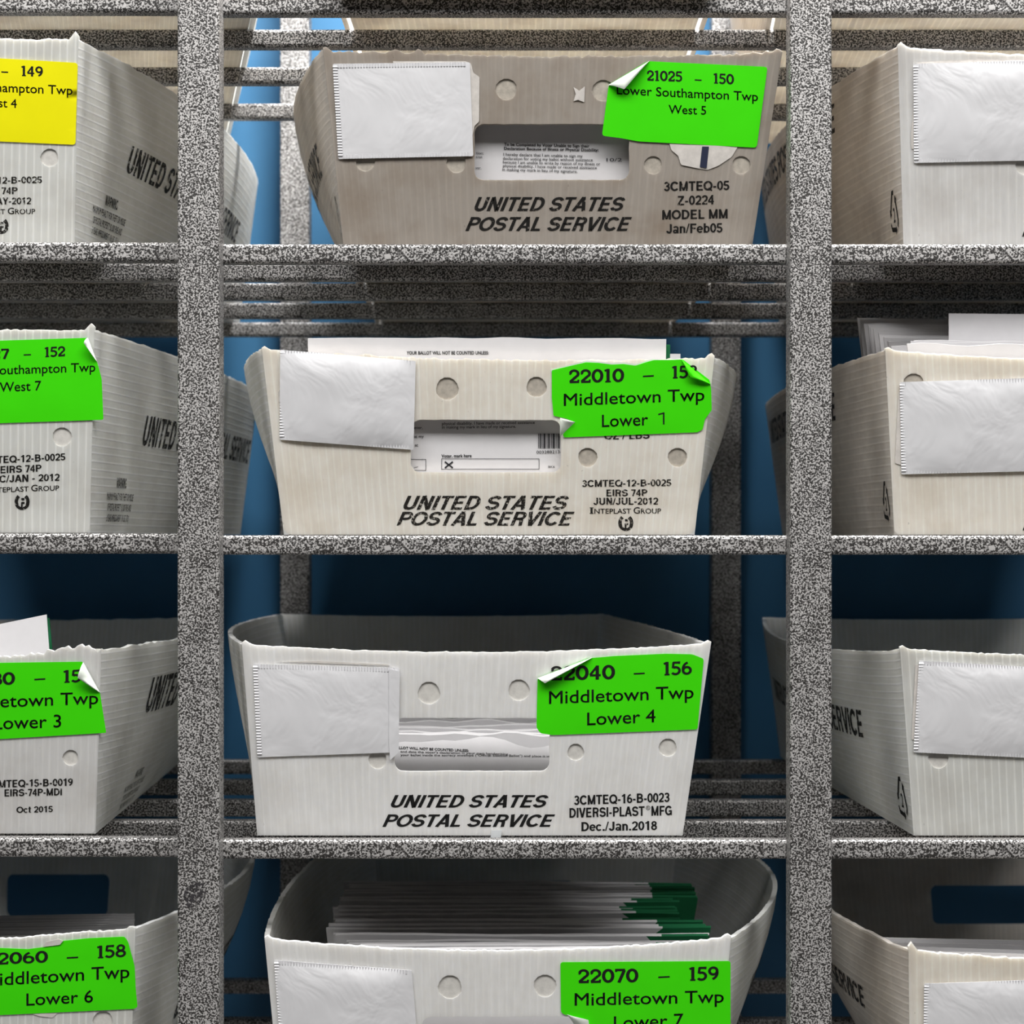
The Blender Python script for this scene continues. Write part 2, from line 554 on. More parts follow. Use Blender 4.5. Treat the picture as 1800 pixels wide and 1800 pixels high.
def ink(name, col, wear=0.0, scale=500):
    m, nt, bs, out = newmat(name)
    bs.inputs['Base Color'].default_value = (*col, 1)
    bs.inputs['Roughness'].default_value = .6
    bs.inputs['Specular IOR Level'].default_value = .2
    if wear > 0:
        f = noise_tex(nt, scale, 3, .65)
        a = ramp(nt, f, [(wear - .04, 0.0), (wear + .05, 1.0)])
        t = nt.nodes.new('ShaderNodeBsdfTransparent')
        mx = nt.nodes.new('ShaderNodeMixShader')
        nt.links.new(a, mx.inputs[0]); nt.links.new(t.outputs[0], mx.inputs[1]); nt.links.new(bs.outputs[0], mx.inputs[2])
        nt.links.new(mx.outputs[0], out.inputs[0])
    return m

M = {}
M['rack'] = speckle_paint()
M['clean'] = plastic('white_corrugated_plastic', (.92, .915, .90), 6, .06, .14, trans=.14)
M['grimy'] = plastic('grimy_corrugated_plastic', (.44, .395, .35), 5, .08, .45, trans=.14)
M['yellowed'] = plastic('yellowed_corrugated_plastic', (.93, .88, .80), 8, .10, .28, dcol=(.42, .31, .18), trans=.14)
M['ribbed'] = plastic('ribbed_corrugated_plastic', (.78, .785, .755), 9, .22, .2, trans=.16)
M['grey'] = plastic('grey_corrugated_plastic', (.76, .755, .745), 6, .08, .2, trans=.14)
M['side'] = plastic('side_corrugated_plastic', (.92, .925, .89), 8, .16, .15, trans=.30)
M['sidegrimy'] = plastic('grimy_side_corrugated_plastic', (.84, .79, .73), 6, .1, .28, trans=.32)
M['bottom'] = plastic('tray_bottom_plastic', (.78, .75, .70), 6, .12, .3, trans=.2)
M['stain'] = paper('punched_hole_residue', (.56, .51, .44), .7, .3, 300)
M['green'] = paper('fluorescent_green_label_stock', (.055, .83, .0), .55, .03, 60, .05)
M['yellow'] = paper('fluorescent_yellow_label_stock', (.96, .90, .0), .55, .03, 60, .05)
M['back'] = paper('label_backing', (.78, .84, .76), .6, .05)
M['sleeve'] = paper('white_sleeve_paper', (.79, .79, .815), .8, .04, 60, .12)
nt_ = M['sleeve'].node_tree
_b = [n for n in nt_.nodes if n.type == 'BUMP'][0]
_f2 = noise_tex(nt_, 26, 3, .55, dist=1.2)
_b2 = nt_.nodes.new('ShaderNodeBump'); _b2.inputs['Strength'].default_value = .28; _b2.inputs['Distance'].default_value = .004
nt_.links.new(_f2, _b2.inputs['Height']); nt_.links.new(_b2.outputs[0], _b.inputs['Normal'])
M['torn'] = paper('torn_paper', (.74, .70, .66), .85, .2, 200)
M['envelope'] = paper('white_envelope_paper', (.78, .77, .79), .8, .05, 80)
M['envgreen'] = paper('green_envelope_print', (.012, .16, .06), .75, .1, 80)
M['stainclean'] = paper('pale_punched_hole_plastic', (.76, .74, .70), .6, .2, 300)
M['navy'] = ink('navy_print', (.03, .035, .07))
M['ink'] = ink('black_print', (.012, .012, .012))
M['inksoft'] = ink('slightly_worn_black_print', (.014, .013, .012), .36, 420)
M['inkworn'] = ink('worn_black_print', (.02, .018, .016), .395, 700)
M['inkside'] = ink('faded_side_print', (.02, .02, .02), .40, 380)
M['envink'] = ink('small_envelope_print', (.03, .03, .035))
def wallmat():
    m, nt, bs, out = newmat('blue_wall_paint')
    f = noise_tex(nt, 9, 3, .5)
    c = ramp(nt, f, [(.3, (.028, .135, .275)), (.7, (.033, .152, .30))])
    nt.links.new(c, bs.inputs['Base Color'])
    bs.inputs['Roughness'].default_value = .6
    return m
M['wall'] = wallmat()
M['floor'] = paper('grey_floor_vinyl', (.12, .115, .11), .5, .2, 8)
M['tape'] = paper('clear_tape_scrap', (.75, .78, .80), .3, .05)

# ------------------------------------------------------------------ setting
v, f = box_vf(-2.6, 2.6, .590, .69, 0, 2.75, .002)
tag(link('wall_back', v, f, M['wall']), 'blue painted wall behind the rack', 'wall', kind='structure')
v, f = box_vf(-2.6, 2.6, -4.4, .69, -.1, 0, .002)
tag(link('floor', v, f, M['floor']), 'grey floor under the rack', 'floor', kind='structure')

# ------------------------------------------------------------------ rack
rack = empty('storage_rack', (0, 0, 0))
tag(rack, 'black and white speckled metal tube rack holding all the mail trays', 'rack')
PX = [-.5822, -.2025, .1778, .5575]
HW = .0130
ZR = [ZC + .3425, ZC + .1858, ZC + .0025, ZC - .1890, ZC - .3770, ZC - .565, ZC - .75, ZC - .94]   # tops of the shelf bars
BH = .0122
for x in PX:
    for y0, y1 in ((0, .022), (.545, .567)):
        v, f = box_vf(x - HW, x + HW, y0, y1, 0.0, ZC + .62, .0016)
        link('upright_post', v, f, M['rack'], rack, (x, (y0 + y1) / 2, ZC))
DEP = [.106, .218, .345, .492]
for r, zt in enumerate(ZR):
    if r > 5: continue
    for b in range(3):
        x0, x1 = PX[b] + HW, PX[b + 1] - HW
        dz = .0012 if b == 0 else 0.0
        v, f = box_vf(x0 - .001, x1 + .001, .0175, .0297, zt - BH + dz, zt + dz, .0022)
        link('shelf_bar', v, f, M['rack'], rack, ((x0 + x1) / 2, .0236, zt))
    for k, y in enumerate(DEP):
        if r == 0 and k == 3: continue
        v, f = box_vf(PX[0] - HW, PX[3] + HW, y, y + .0122, zt - BH, zt, .0022)
        link('shelf_bar', v, f, M['rack'], rack, (0, y, zt))
    for x in (PX[0], PX[3]):
        v, f = box_vf(x - .006, x + .006, .020, .547, zt - 2 * BH, zt - BH, .0015)
        link('side_rail', v, f, M['rack'], rack, (x, .28, zt))
# worn dark smear on the left upright
sm = Ink()
poly = [(325, 1560), (338, 1548), (358, 1552), (364, 1570), (350, 1590), (332, 1598), (322, 1582)]
pv = np.array([W(a, b, 0) for a, b in roundpoly(poly, 8)]); pv[:, 1] = -.0002
link('paint_scuff', pv, [tuple(range(len(pv)))], ink('dark_scuff', (.035, .033, .036), .50, 420), rack, pv.mean(0))

# ------------------------------------------------------------------ trays
TRAYS = {}
class Tray:
    def __init__(s, key, row, TL, TR, BLx, BRx, rear, B, label, sag=14, front='clean', side='side', rl=(0, 0), yb=.034, yt=.014,
                 hole=None, dim=(), rc=7, tears=(), jag=1.0, nib=(0, 0), zoff=0.0, rearz=None, bow=.0015):
        s.key = key
        z0 = ZR[row] + .0004
        if row and TL[0] < 0: z0 += .0012
        s.z0 = z0
        s.TL, s.TR = W(*TL, yt), W(*TR, yt)
        s.BL, s.BR = W(BLx, 0, yb), W(BRx, 0, yb)
        s.BL[2] = s.BR[2] = z0
        s.sag = sag * P; s.bow = bow
        zt = (s.TL[2] + s.TR[2]) / 2 if rearz is None else rearz
        if rearz is None and abs(s.TL[2] - s.TR[2]) > .006: zt = s.TR[2] if TR[0] > 0 and TL[0] < 0 else s.TL[2]
        xl, xr = rear[0] * P, rear[1] * P
        ins = (xr - xl) * .045
        s.RTL = np.array([xl, .538, zt]); s.RTR = np.array([xr, .538, zt])
        s.RBL = np.array([xl + ins, .515, z0]); s.RBR = np.array([xr - ins, .515, z0])
        s.B = B; s.rl = rl
        s.W0 = np.linalg.norm(s.TR - s.TL); s.H0 = s.TL[2] - z0; s.L0 = .52
        s.seed = hash_(key)
        s.jag = jag; s.tears = tears
        s.root = empty('mail_tray', tuple((s.BL + s.BR) / 2 * np.array([1, 1, 1])))
        tag(s.root, label, 'tray', 'corrugated plastic mail trays on the rack')
        TRAYS[key] = s
        s.build(front, side, hole, dim, rc, nib)
    # surfaces, all vectorised over unit coordinates
    def Ff(s, a, b, w=0.0):
        a = np.asarray(a, float)[..., None]; b = np.asarray(b, float)[..., None]
        p = (1 - b) * ((1 - a) * s.BL + a * s.BR) + b * ((1 - a) * s.TL + a * s.TR)
        q = 4 * a * (1 - a)
        p = p + np.concatenate([0 * a, -s.bow * q * np.sin(math.pi * np.clip(b, 0, 1) * .75) - np.asarray(w)[..., None] * np.ones_like(a), -s.sag * q * np.clip(b, 0, 1.2) ** 2], -1)
        return p
    def Rf(s, a, b, w=0.0):
        a = np.asarray(a, float)[..., None]; b = np.asarray(b, float)[..., None]
        p = (1 - b) * ((1 - a) * s.RBL + a * s.RBR) + b * ((1 - a) * s.RTL + a * s.RTR)
        q = 4 * a * (1 - a)
        return p + np.concatenate([0 * a, np.asarray(w)[..., None] * np.ones_like(a), -s.sag * .4 * q * b], -1)
    def Sf(s, side, t, b, w=0.0):
        t = np.asarray(t, float); b = np.asarray(b, float)
        e = np.full(t.shape, 1.0 if side > 0 else 0.0)
        p = (1 - t)[..., None] * s.Ff(e, b) + t[..., None] * s.Rf(e, b)
        i = 1 if side > 0 else 0
        tt = np.clip(t, 0, 1); bb = np.clip(b, 0, 1.1)
        bl = s.B[i] * np.sin(math.pi * tt) ** .85 * (1 - (1 - np.minimum(bb, 1)) ** 1.8)
        lift = s.rl[i] * np.sin(math.pi * tt) ** .6 * bb
        p[..., 0] += side * (bl + np.asarray(w))
        p[..., 2] += lift
        return p
    def inv(s, px):
        """photo pixels -> unit coordinates of the front panel"""
        px = np.asarray(px, float).reshape(-1, 2)
        ab = np.full((len(px), 2), .5)
        for _ in range(8):
            p0 = proj(s.Ff(ab[:, 0], ab[:, 1]))
            e = 1e-4
            ja = (proj(s.Ff(ab[:, 0] + e, ab[:, 1])) - p0) / e
            jb = (proj(s.Ff(ab[:, 0], ab[:, 1] + e)) - p0) / e
            r = px - p0
            det = ja[:, 0] * jb[:, 1] - jb[:, 0] * ja[:, 1]
            ab[:, 0] += (r[:, 0] * jb[:, 1] - jb[:, 0] * r[:, 1]) / det
            ab[:, 1] += (ja[:, 0] * r[:, 1] - r[:, 0] * ja[:, 1]) / det
        return ab
    def sinv(s, side, px):
        px = np.asarray(px, float).reshape(-1, 2)
        ab = np.tile([.3, .5], (len(px), 1))
        for _ in range(40):
            p0 = proj(s.Sf(side, ab[:, 0], ab[:, 1]))
            e = 1e-4
            ja = (proj(s.Sf(side, ab[:, 0] + e, ab[:, 1])) - p0) / e
            jb = (proj(s.Sf(side, ab[:, 0], ab[:, 1] + e)) - p0) / e
            r = px - p0
            det = ja[:, 0] * jb[:, 1] - jb[:, 0] * ja[:, 1]
            st = np.stack([(r[:, 0] * jb[:, 1] - jb[:, 0] * r[:, 1]) / det, (ja[:, 0] * r[:, 1] - r[:, 0] * ja[:, 1]) / det], 1)
            ab += np.clip(st, -.08, .08)
            ab = np.clip(ab, .01, .98)
        return ab
    def uvm(s, px):
        ab = s.inv(px)
        return ab * np.array([s.W0, s.H0])
    def fm(s, u, v, w):
        return s.Ff(u / s.W0, v / s.H0, w)
    def rag(s, x, amp):
        return amp * P * (.45 * math.sin(x * 2 * math.pi * 58) + 2.2 * nz(x * 60, s.seed) + 2.2 * nz(x * 190, s.seed + 5) + 1.6 * max(0, nz(x * 25, s.seed + 9)))
    def build(s, front, side, hole, dim, rc, nib):
        O = s.root.location
        TH = .0038
        Wd, H = s.W0, s.H0
        # --- front
        n = 140
        top = []
        for i in range(n + 1):
            a = i / n
            h = s.rag(a, s.jag)
            if i < 3: h += nib[0] * P * (.45, 1, .5)[i]
            if i > n - 3: h += nib[1] * P * (.45, 1, .5)[n - i]
            for a0, a1, hh in s.tears:
                if a0 <= a <= a1: h += hh * P * (.65 + 1.1 * nz(a * 75, s.seed + 4))
            top.append((a * Wd, H + h))
        r = rc * P
        out = top[::-1]
        # left edge down, bottom, right edge up
        e = []
        for i in range(1, 12):
            e.append((0, H * (1 - i / 12)))
        for k in range(5):
            t = math.pi + math.pi / 2 * k / 4
            e.append((r + r * math.cos(t), r + r * math.sin(t)))
        for i in range(1, 24): e.append((r + (Wd - 2 * r) * i / 24, 0))
        for k in range(5):
            t = -math.pi / 2 + math.pi / 2 * k / 4
            e.append((Wd - r + r * math.cos(t), r + r * math.sin(t)))
        for i in range(11, 0, -1): e.append((Wd, H * (1 - i / 12)))
        out = out + e
        thr = []
        if hole:
            hp = rrect(*hole, 16)
            hp = densify(hp, 12)
            hp = hp + np.array([[.9 * nz(x * .15, y * .15, s.seed), .9 * nz(x * .15, y * .15, s.seed + 3)] for x, y in hp])
            thr.append(s.uvm(hp))
        bl = []
        for (x, y, rr) in dim:
            bl.append(s.uvm([(x + rr * math.cos(t) * (1 + .05 * math.sin(3 * t + x)), y + rr * math.sin(t)) for t in np.linspace(0, 2 * math.pi, 15)[:-1]]))
        V, Fc, uv, mt = plate(out, s.fm, TH, thr, bl, .014, .0009)
        link('front_panel', V, Fc, [M[front], M['stainclean' if front in ('clean', 'grey', 'ribbed') else 'stain']], s.root, O, uv, mt)
        # --- sides
        L = s.L0
        for sd in (-1, 1):
            m = 80
            top = [(i / m * L, H + s.rag(i / m * 2 + 7 * sd, s.jag * .9)) for i in range(m + 1)]
            bt = [(i / 24 * L, 0) for i in range(25)]
            out = bt + [(L, H * i / 8) for i in range(1, 8)] + top[::-1] + [(0, H * i / 8) for i in range(7, 0, -1)]
            V, Fc, uv, mt = plate(out, lambda u, v, w, sd=sd: s.Sf(sd, u / L, v / H, w), TH * .9, grid=.015, swap=True)
            if sd < 0: Fc = [q[::-1] for q in Fc]
            link('side_panel', V, Fc, M[side], s.root, O, uv)
        # --- rear
        top = [(i / 40 * Wd, H + s.rag(i / 40 + 3, s.jag * .6)) for i in range(41)]
        out = [(i / 20 * Wd, 0) for i in range(21)] + [(Wd, H * i / 8) for i in range(1, 8)] + top[::-1] + [(0, H * i / 8) for i in range(7, 0, -1)]
        hh = densify(rrect(.335 * Wd, .665 * Wd, .36 * H, .64 * H, .006), .006)
        V, Fc, uv, mt = plate(out, lambda u, v, w: s.Rf(u / Wd, v / H, w), TH, [hh], grid=.03)
        Fc = [q[::-1] for q in Fc]
        link('rear_panel', V, Fc, M[side], s.root, O, uv)
        # --- bottom
        def bm(u, v, w):
            a = u / Wd; t = v / L
            p = (1 - t)[..., None] * s.Ff(a, 0 * a) + t[..., None] * s.Rf(a, 0 * a)
            p[..., 2] = s.z0 + .0036 + w
            return p
        i0, i1 = .006, Wd - .006
        out = [(i0 + (i1 - i0) * i / 12, .003) for i in range(13)] + [(i1, L * i / 12) for i in range(1, 12)] + [(i1 - (i1 - i0) * i / 12, L - .004) for i in range(13)] + [(i0, L * (1 - i / 12)) for i in range(1, 12)]
        V, Fc, uv, mt = plate(out, bm, .0034, grid=.04)
        link('bottom_panel', V, Fc, M['bottom'], s.root, O, uv)
    # --- things stuck on the front
    def print_front(s, I, mat='ink', w=.00018, name='printed_lettering', parent=None):
        if I.sub is not None and I.sub.v:
            s.print_front(I.sub, mat, w, 'maker_lettering', parent)
        v, f = I.get()
        ab = s.inv(v)
        p = s.Ff(ab[:, 0], ab[:, 1], w(ab[:, 0] * s.W0, ab[:, 1] * s.H0) if callable(w) else w)
        if f: # make every face look at the viewer
            f = [q if orient(v, q) < 0 else q[::-1] for q in f]
        return link(name, p, f, M[mat], parent or s.root, p.mean(0))
    def print_side(s, side, I, mat='inkside', name='printed_lettering'):
        v, f = I.get()
        p = s.Sf(side, v[:, 0], v[:, 1], .0004)
        return link(name, p, f, M[mat], s.root, p.mean(0))
    def sheet(s, name, poly, mat, r=5, th=.0003, w0=.0005, wr=.0003, puff=0.0, ws=45, parent=None, grid=.008, label=None, step=9):
        pp = densify(roundpoly(poly, r) if r else poly, step)
        uvp = s.uvm(pp)
        c = uvp.mean(0); ext = (uvp.max(0) - uvp.min(0)) / 2
        def wf(u, v):
            q = np.clip(1 - ((u - c[0]) / ext[0]) ** 4, 0, 1) * np.clip(1 - ((v - c[1]) / ext[1]) ** 4, 0, 1)
            return q * (puff + wr * (1 + nzv(u, v, ws, s.seed)) + .5 * wr * nzv(u, v, ws * 2.3, s.seed + 2))
        V, Fc, uv, mt = plate(uvp, s.fm, th, grid=grid, w0=w0 + th, wfun=wf)
        o = link(name, V, Fc, M[mat], parent or s.root, V.mean(0), uv, smooth=True)
        if label: o['label'] = label
        s.wf = lambda u, v: w0 + th + wf(u, v) + .00012
        return o
    def sleeve(s, quad, left=True, top=True, bottom=True, puff=.0012, torn=None):
        if torn is not None:
            s.sheet('torn_sleeve_remnant', torn, 'torn', 2, w0=.0003, th=.0002, wr=.0001)
        o = s.sheet('paper_sleeve', quad, 'sleeve', 3, th=.0004, w0=.0006, wr=.0002 + puff * .25, puff=puff, ws=34, grid=.005)
        q = np.array(quad[:4], float)            # TL, TR, BR, BL
        def strip(A, B, inward, n):
            V = []; Fc = []
            A, B, inward = np.array(A), np.array(B), np.array(inward)
            for i in range(2 * n + 1):
                pnt = A + (B - A) * i / (2 * n)
                for k in (0, 1): V.append((*(pnt + inward * k), .0011 + (.0006 if i % 2 else 0)))
            for i in range(2 * n): Fc.append((2 * i, 2 * i + 1, 2 * i + 3, 2 * i + 2))
            V = np.array(V)
            ab = s.inv(V[:, :2])
            p = s.Ff(ab[:, 0], ab[:, 1], V[:, 2])
            Fc = [f_ if orient(V[:, :2], f_) < 0 else f_[::-1] for f_ in Fc]
            return p, Fc
        Vs, Fs, n0 = [], [], 0
        L = lambda a, b, t: q[a] + (q[b] - q[a]) * t
        jobs = []
        if left: jobs.append((L(0, 3, .02), L(0, 3, .98), (8, 0)))
        if top: jobs.append((L(0, 1, .03), L(0, 1, .97), (0, 7)))
        if bottom: jobs.append((L(3, 2, .03), L(3, 2, .97), (0, -7)))
        for A, B, inn in jobs:
            p, Fc = strip(A, B, inn, int(np.linalg.norm(B - A) / 5))
            Vs.append(p); Fs += [tuple(i + n0 for i in f_) for f_ in Fc]; n0 += len(p)
        if Vs:
            Vs = np.concatenate(Vs)
            link('crimped_edge', Vs, Fs, M['sleeve'], o, Vs.mean(0))
        return o
    def curl(s, A, Bp, tip, lift=.006, parent=None, mat='back'):
        """a corner peeled back: hinge from A to Bp, tip folded over inside"""
        A, Bp, tip = (np.array(x, float) for x in (A, Bp, tip))
        V = []; n = 10; m = 8
        for i in range(n + 1):
            t = i / n
            for j in range(m + 1):
                u = j / m
                h = A + (Bp - A) * u
                # the free edge runs A -> tip -> Bp
                k = u / .62 if u < .62 else 1
                g = A + (tip - A) * k if u < .62 else tip + (Bp - tip) * (u - .62) / .38
                q = h + (g - h) * t
                V.append((q[0], q[1], .0009 + lift * math.sin(math.pi * min(1, t * .62)) * (math.sin(math.pi * u) ** .5) * .8))
        V = np.array(V)
        Fc = [(i * (m + 1) + j, i * (m + 1) + j + 1, (i + 1) * (m + 1) + j + 1, (i + 1) * (m + 1) + j) for i in range(n) for j in range(m)]
        ab = s.inv(V[:, :2])
        p = s.Ff(ab[:, 0], ab[:, 1], V[:, 2])
        o = link('peeled_corner', p, Fc, M[mat], parent or s.root, p.mean(0), smooth=True)
        o['label'] = 'pale backing of the peeled label corner'
        return o

def hash_(k):
    return (sum(ord(c) * (i + 3) for i, c in enumerate(k)) % 97) * .731

def orient(v, q):
    a, b, c = v[q[0]], v[q[1]], v[q[2]]
    return (b[0] - a[0]) * (c[1] - a[1]) - (c[0] - a[0]) * (b[1] - a[1])

def usps(I, x0, x1, b1, x2, x3, b2, cap, sl=0.0):
    I.line('UNITED STATES', x0, x1, b1, b1 + sl, cap, .024, .32)
    I.line('POSTAL SERVICE', x2, x3, b2, b2 + sl, cap, .024, .32)

def serif_caps(I, x0, x1, b0, b1, cap):
    """small-capital serif maker's name: bold strokes with foot and head serifs"""
    w = x1 - x0
    I.line('I', x0, x0 + .03 * w, b0, b0, cap, .02)
    I.rect(x0 - 1.5, x0 + .03 * w + 1.5, b0 - 1.2, b0); I.rect(x0 - 1.5, x0 + .03 * w + 1.5, b0 - cap, b0 - cap + 1.2)
    I.line('NTEPLAST', x0 + .055 * w, x0 + .575 * w, b0, b0 + (b1 - b0) * .58, cap * .78, .012)
    I.line('G', x0 + .61 * w, x0 + .70 * w, b0 + (b1 - b0) * .6, b0 + (b1 - b0) * .7, cap, .012)
    I.line('ROUP', x0 + .715 * w, x1, b0 + (b1 - b0) * .72, b1, cap * .78, .012)

def makers_mark(I, x, y, r):
    I.path(arc(x, y, r * .92, r, 20, 160, 10), r * .42)
    I.path(arc(x, y, r * .85, r, 150, 235, 8), r * .5)
    I.path(arc(x, y, r * .85, r, -55, 30, 8), r * .5)
    I.rect(x - r * .12, x + r * .34, y - r * .55, y - r * .2)
    I.rect(x - r * .16, x + r * .10, y + r * .1, y + r * .95)
    I.rect(x - r * .1, x + r * .36, y + r * .02, y + r * .32)

def recycle(I, t0, t1, b0, b1):
    """chasing-arrow triangle with a 2, in side-panel coordinates"""
    X = lambda x: t0 + (t1 - t0) * x
    Y = lambda y: b0 + (b1 - b0) * y
    sc = Ink()
    w = .12
    for a in (90, 210, 330):
        c = math.radians(a); 
        p0 = np.array([.5 + .56 * math.cos(c - .16), .42 + .56 * math.sin(c - .16)])
        p1 = np.array([.5 + .56 * math.cos(c + .16), .42 + .56 * math.sin(c + .16)])
        c2 = math.radians(a + 120)
        p2 = np.array([.5 + .52 * math.cos(c2 - .42), .42 + .52 * math.sin(c2 - .42)])
        sc.path(seg(p0, p1, p1 + (p2 - p1) * .75), w)
        d = (p2 - p1) / np.linalg.norm(p2 - p1); q = p1 + (p2 - p1) * .75; nn = np.array([-d[1], d[0]])
        sc.add([q + nn * .13, q - nn * .13, q + d * .2], [(0, 1, 2)])
    v2, f2 = glyphs('2', .02); v2 = v2 / CAP * .36; v2[:, 0] += .38; v2[:, 1] += .22
    sc.add(v2, f2)
    v, f = sc.get()
    I.add(np.stack([X(v[:, 0]), Y(v[:, 1])], 1), f)

def side_text(tr, side, p0, p1, ptop, mat='inkside', warn=None, rec=None, txt='UNITED STATES POSTAL SERVICE', tb=None):
    """lettering along a side panel; p0/p1 = baseline ends, ptop = cap line at p0 (photo pixels) or tb = (t0, t1, b0, b1, cap)"""
    I = Ink()
    if tb is None:
        (ta, ba), (tc, bc) = tr.sinv(side, [p0, p1])
        bt = tr.sinv(side, [ptop])[0][1]
        tb = (ta, tc, ba, bc, abs(bt - ba))
    t0, t1, b0, b1, cap = tb
    J = Ink()
    J.line(txt, 0, 1, 0, 0, 1, .018, .30, down=False)
    v, f = J.get()
    t = t0 + (t1 - t0) * v[:, 0]
    I.add(np.stack([t, b0 + (b1 - b0) * v[:, 0] + cap * v[:, 1]], 1), f)
    o = tr.print_side(side, I, mat)
    if warn:
        I = Ink()
        w0, w1, wb, wh = warn
        for k, (tx, a, b) in enumerate((('WARNING', .32, .68), ('MAXIMUM PENALTY FOR THEFT OR MISUSE', 0, 1), ('OF POSTAL PROPERTY $1,000 FINE AND', .04, .96), ('3 YEARS IMPRISONMENT (18 USC 1707)', .04, .92))):
            J = Ink(); J.line(tx, a, b, 0, 0, 1, .02, 0, down=False)
            v, f = J.get()
            hh = wh * (1.5 if k == 0 else 1.0)
            yb = wb - wh * (0, 1.75, 3.3, 4.85)[k]
            I.add(np.stack([w0 + (w1 - w0) * v[:, 0], yb + hh * v[:, 1]], 1), f)
        tr.print_side(side, I, mat, 'warning_print')
    if rec:
        I = Ink()
        recycle(I, *rec)
        tr.print_side(side, I, 'ink', 'recycling_mark')
    return o

GROUPE = 'envelopes standing in the mail trays'
ORD = ['frontmost', 'second', 'third', 'fourth', 'fifth', 'sixth', 'seventh', 'eighth', 'ninth', 'tenth', 'eleventh', 'twelfth', 'thirteenth', 'fourteenth', 'fifteenth', 'sixteenth', 'seventeenth', 'eighteenth', 'nineteenth', 'twentieth', 'twenty-first', 'twenty-second', 'twenty-third', 'twenty-fourth', 'twenty-fifth', 'twenty-sixth', 'twenty-seventh', 'twenty-eighth', 'twenty-ninth', 'thirtieth']

class Envelope:
    """a paper envelope; top corners at photo pixels and depth y, bottom edge on the tray floor"""
    def __init__(s, tr, label, tl, tr_, y, lean=0.0, bl=0.0, br=0.0, th=.0012, green=None, wave=.0012, group=GROUPE, yr=None, seed=0, zbot=None, dogear=0, topwave=0.0):
        a, b = W(*tl, y), W(*tr_, y if yr is None else yr)
        zb = tr.z0 + .0042 if zbot is None else zbot
        s.TL, s.TR = a, b
        s.BL = np.array([a[0] + bl, a[1] - lean, zb]); s.BR = np.array([b[0] + br, b[1] - lean, zb])
        s.Wd = np.linalg.norm(b - a); s.H = np.linalg.norm(a - s.BL)
        s.wave = wave; s.seed = seed
        nrm = np.cross(s.TR - s.TL, s.TL - s.BL); nrm /= np.linalg.norm(nrm)
        if nrm[1] > 0: nrm = -nrm
        s.n = nrm
        s.tw = topwave
        m = 24
        top = [(s.Wd * i / m, s.H + topwave * nz(i * .35, seed + .5)) for i in range(m + 1)]
        out = [(s.Wd * i / m, 0) for i in range(m + 1)] + [(s.Wd, s.H * i / 5) for i in range(1, 5)] + top[::-1] + [(0, s.H * i / 5) for i in range(4, 0, -1)]
        if dogear:
            pass
        V, Fc, uv, mt = plate(out, s.fm, th, grid=.016)
        mats = np.zeros(len(Fc), int)
        ml = [M['envelope']]
        if green is not None:
            g0 = green
            cu = np.array([np.mean([uv[i][0] for i in q]) for q in Fc])
            mats[cu > s.Wd - g0] = 1
            ml.append(M['envgreen'])
        c = (s.BL + s.BR) / 2
        s.o = link('envelope', V, Fc, ml, None, c, uv, mats, smooth=False)
        tag(s.o, label, 'envelope', group)
    def fm(s, u, v, w):
        a = (u / s.Wd)[..., None]; b = (v / s.H)[..., None]
        p = (1 - b) * ((1 - a) * s.BL + a * s.BR) + b * ((1 - a) * s.TL + a * s.TR)
        wv = s.wave * (np.sin(a * 5.1 + s.seed) + .5 * np.sin(a * 11 + 2 * s.seed)) * b
        return p + s.n * (wv + np.asarray(w)[..., None])
    def prnt(s, I, name='printed_text', mat='envink'):
        v, f = I.get()
        O = np.array([0, -D, ZC])
        d = np.stack([(v[:, 0] - CX) / F, np.ones(len(v)), (CY - v[:, 1]) / F], 1)
        t = ((s.TL - O) @ s.n) / (d @ s.n)
        p = O + d * t[:, None] + s.n * (s.wave * 1.6 + .0003)
        f = [q if orient(v, q) < 0 else q[::-1] for q in f]
        # follow the waviness of the paper
        ux = (s.TR - s.TL) / s.Wd; up = (s.TL - s.BL) / s.H
        a = ((p - s.BL) @ ux) / s.Wd; b = np.clip(((p - s.BL) @ up) / s.H, 0, 1)
        wv = s.wave * (np.sin(a * 5.1 + s.seed) + .5 * np.sin(a * 11 + 2 * s.seed)) * b
        p = p + s.n * (wv - s.wave * 1.6)[:, None]
        return link(name, p, f, M[mat], s.o, p.mean(0))

# ================================================================== the trays
UN = (0, 0)
# ---- top row above the frame (only undersides and lower edges are seen)
Tray('A0', 0, (-640, -360), (445, -360), -240, 455, (-1500, -690), (.01, .016), 'white plastic tray on the topmost shelf at upper left, underside showing above the yellow label', yb=.05, yt=.03)
Tray('A1', 0, (572, -360), (1290, -360), 582, 1262, (-375, 375), (.02, .012), 'grimy plastic tray on the topmost shelf in the middle, only its underside in view', front='grimy', side='sidegrimy', yb=.006, yt=-.022)
Tray('A2', 0, (1330, -360), (2120, -360), 1352, 2090, (505, 1290), (.01, .01), 'grimy plastic tray on the topmost shelf at upper right, only its underside in view', front='grimy', side='sidegrimy', yb=.05, yt=.03)

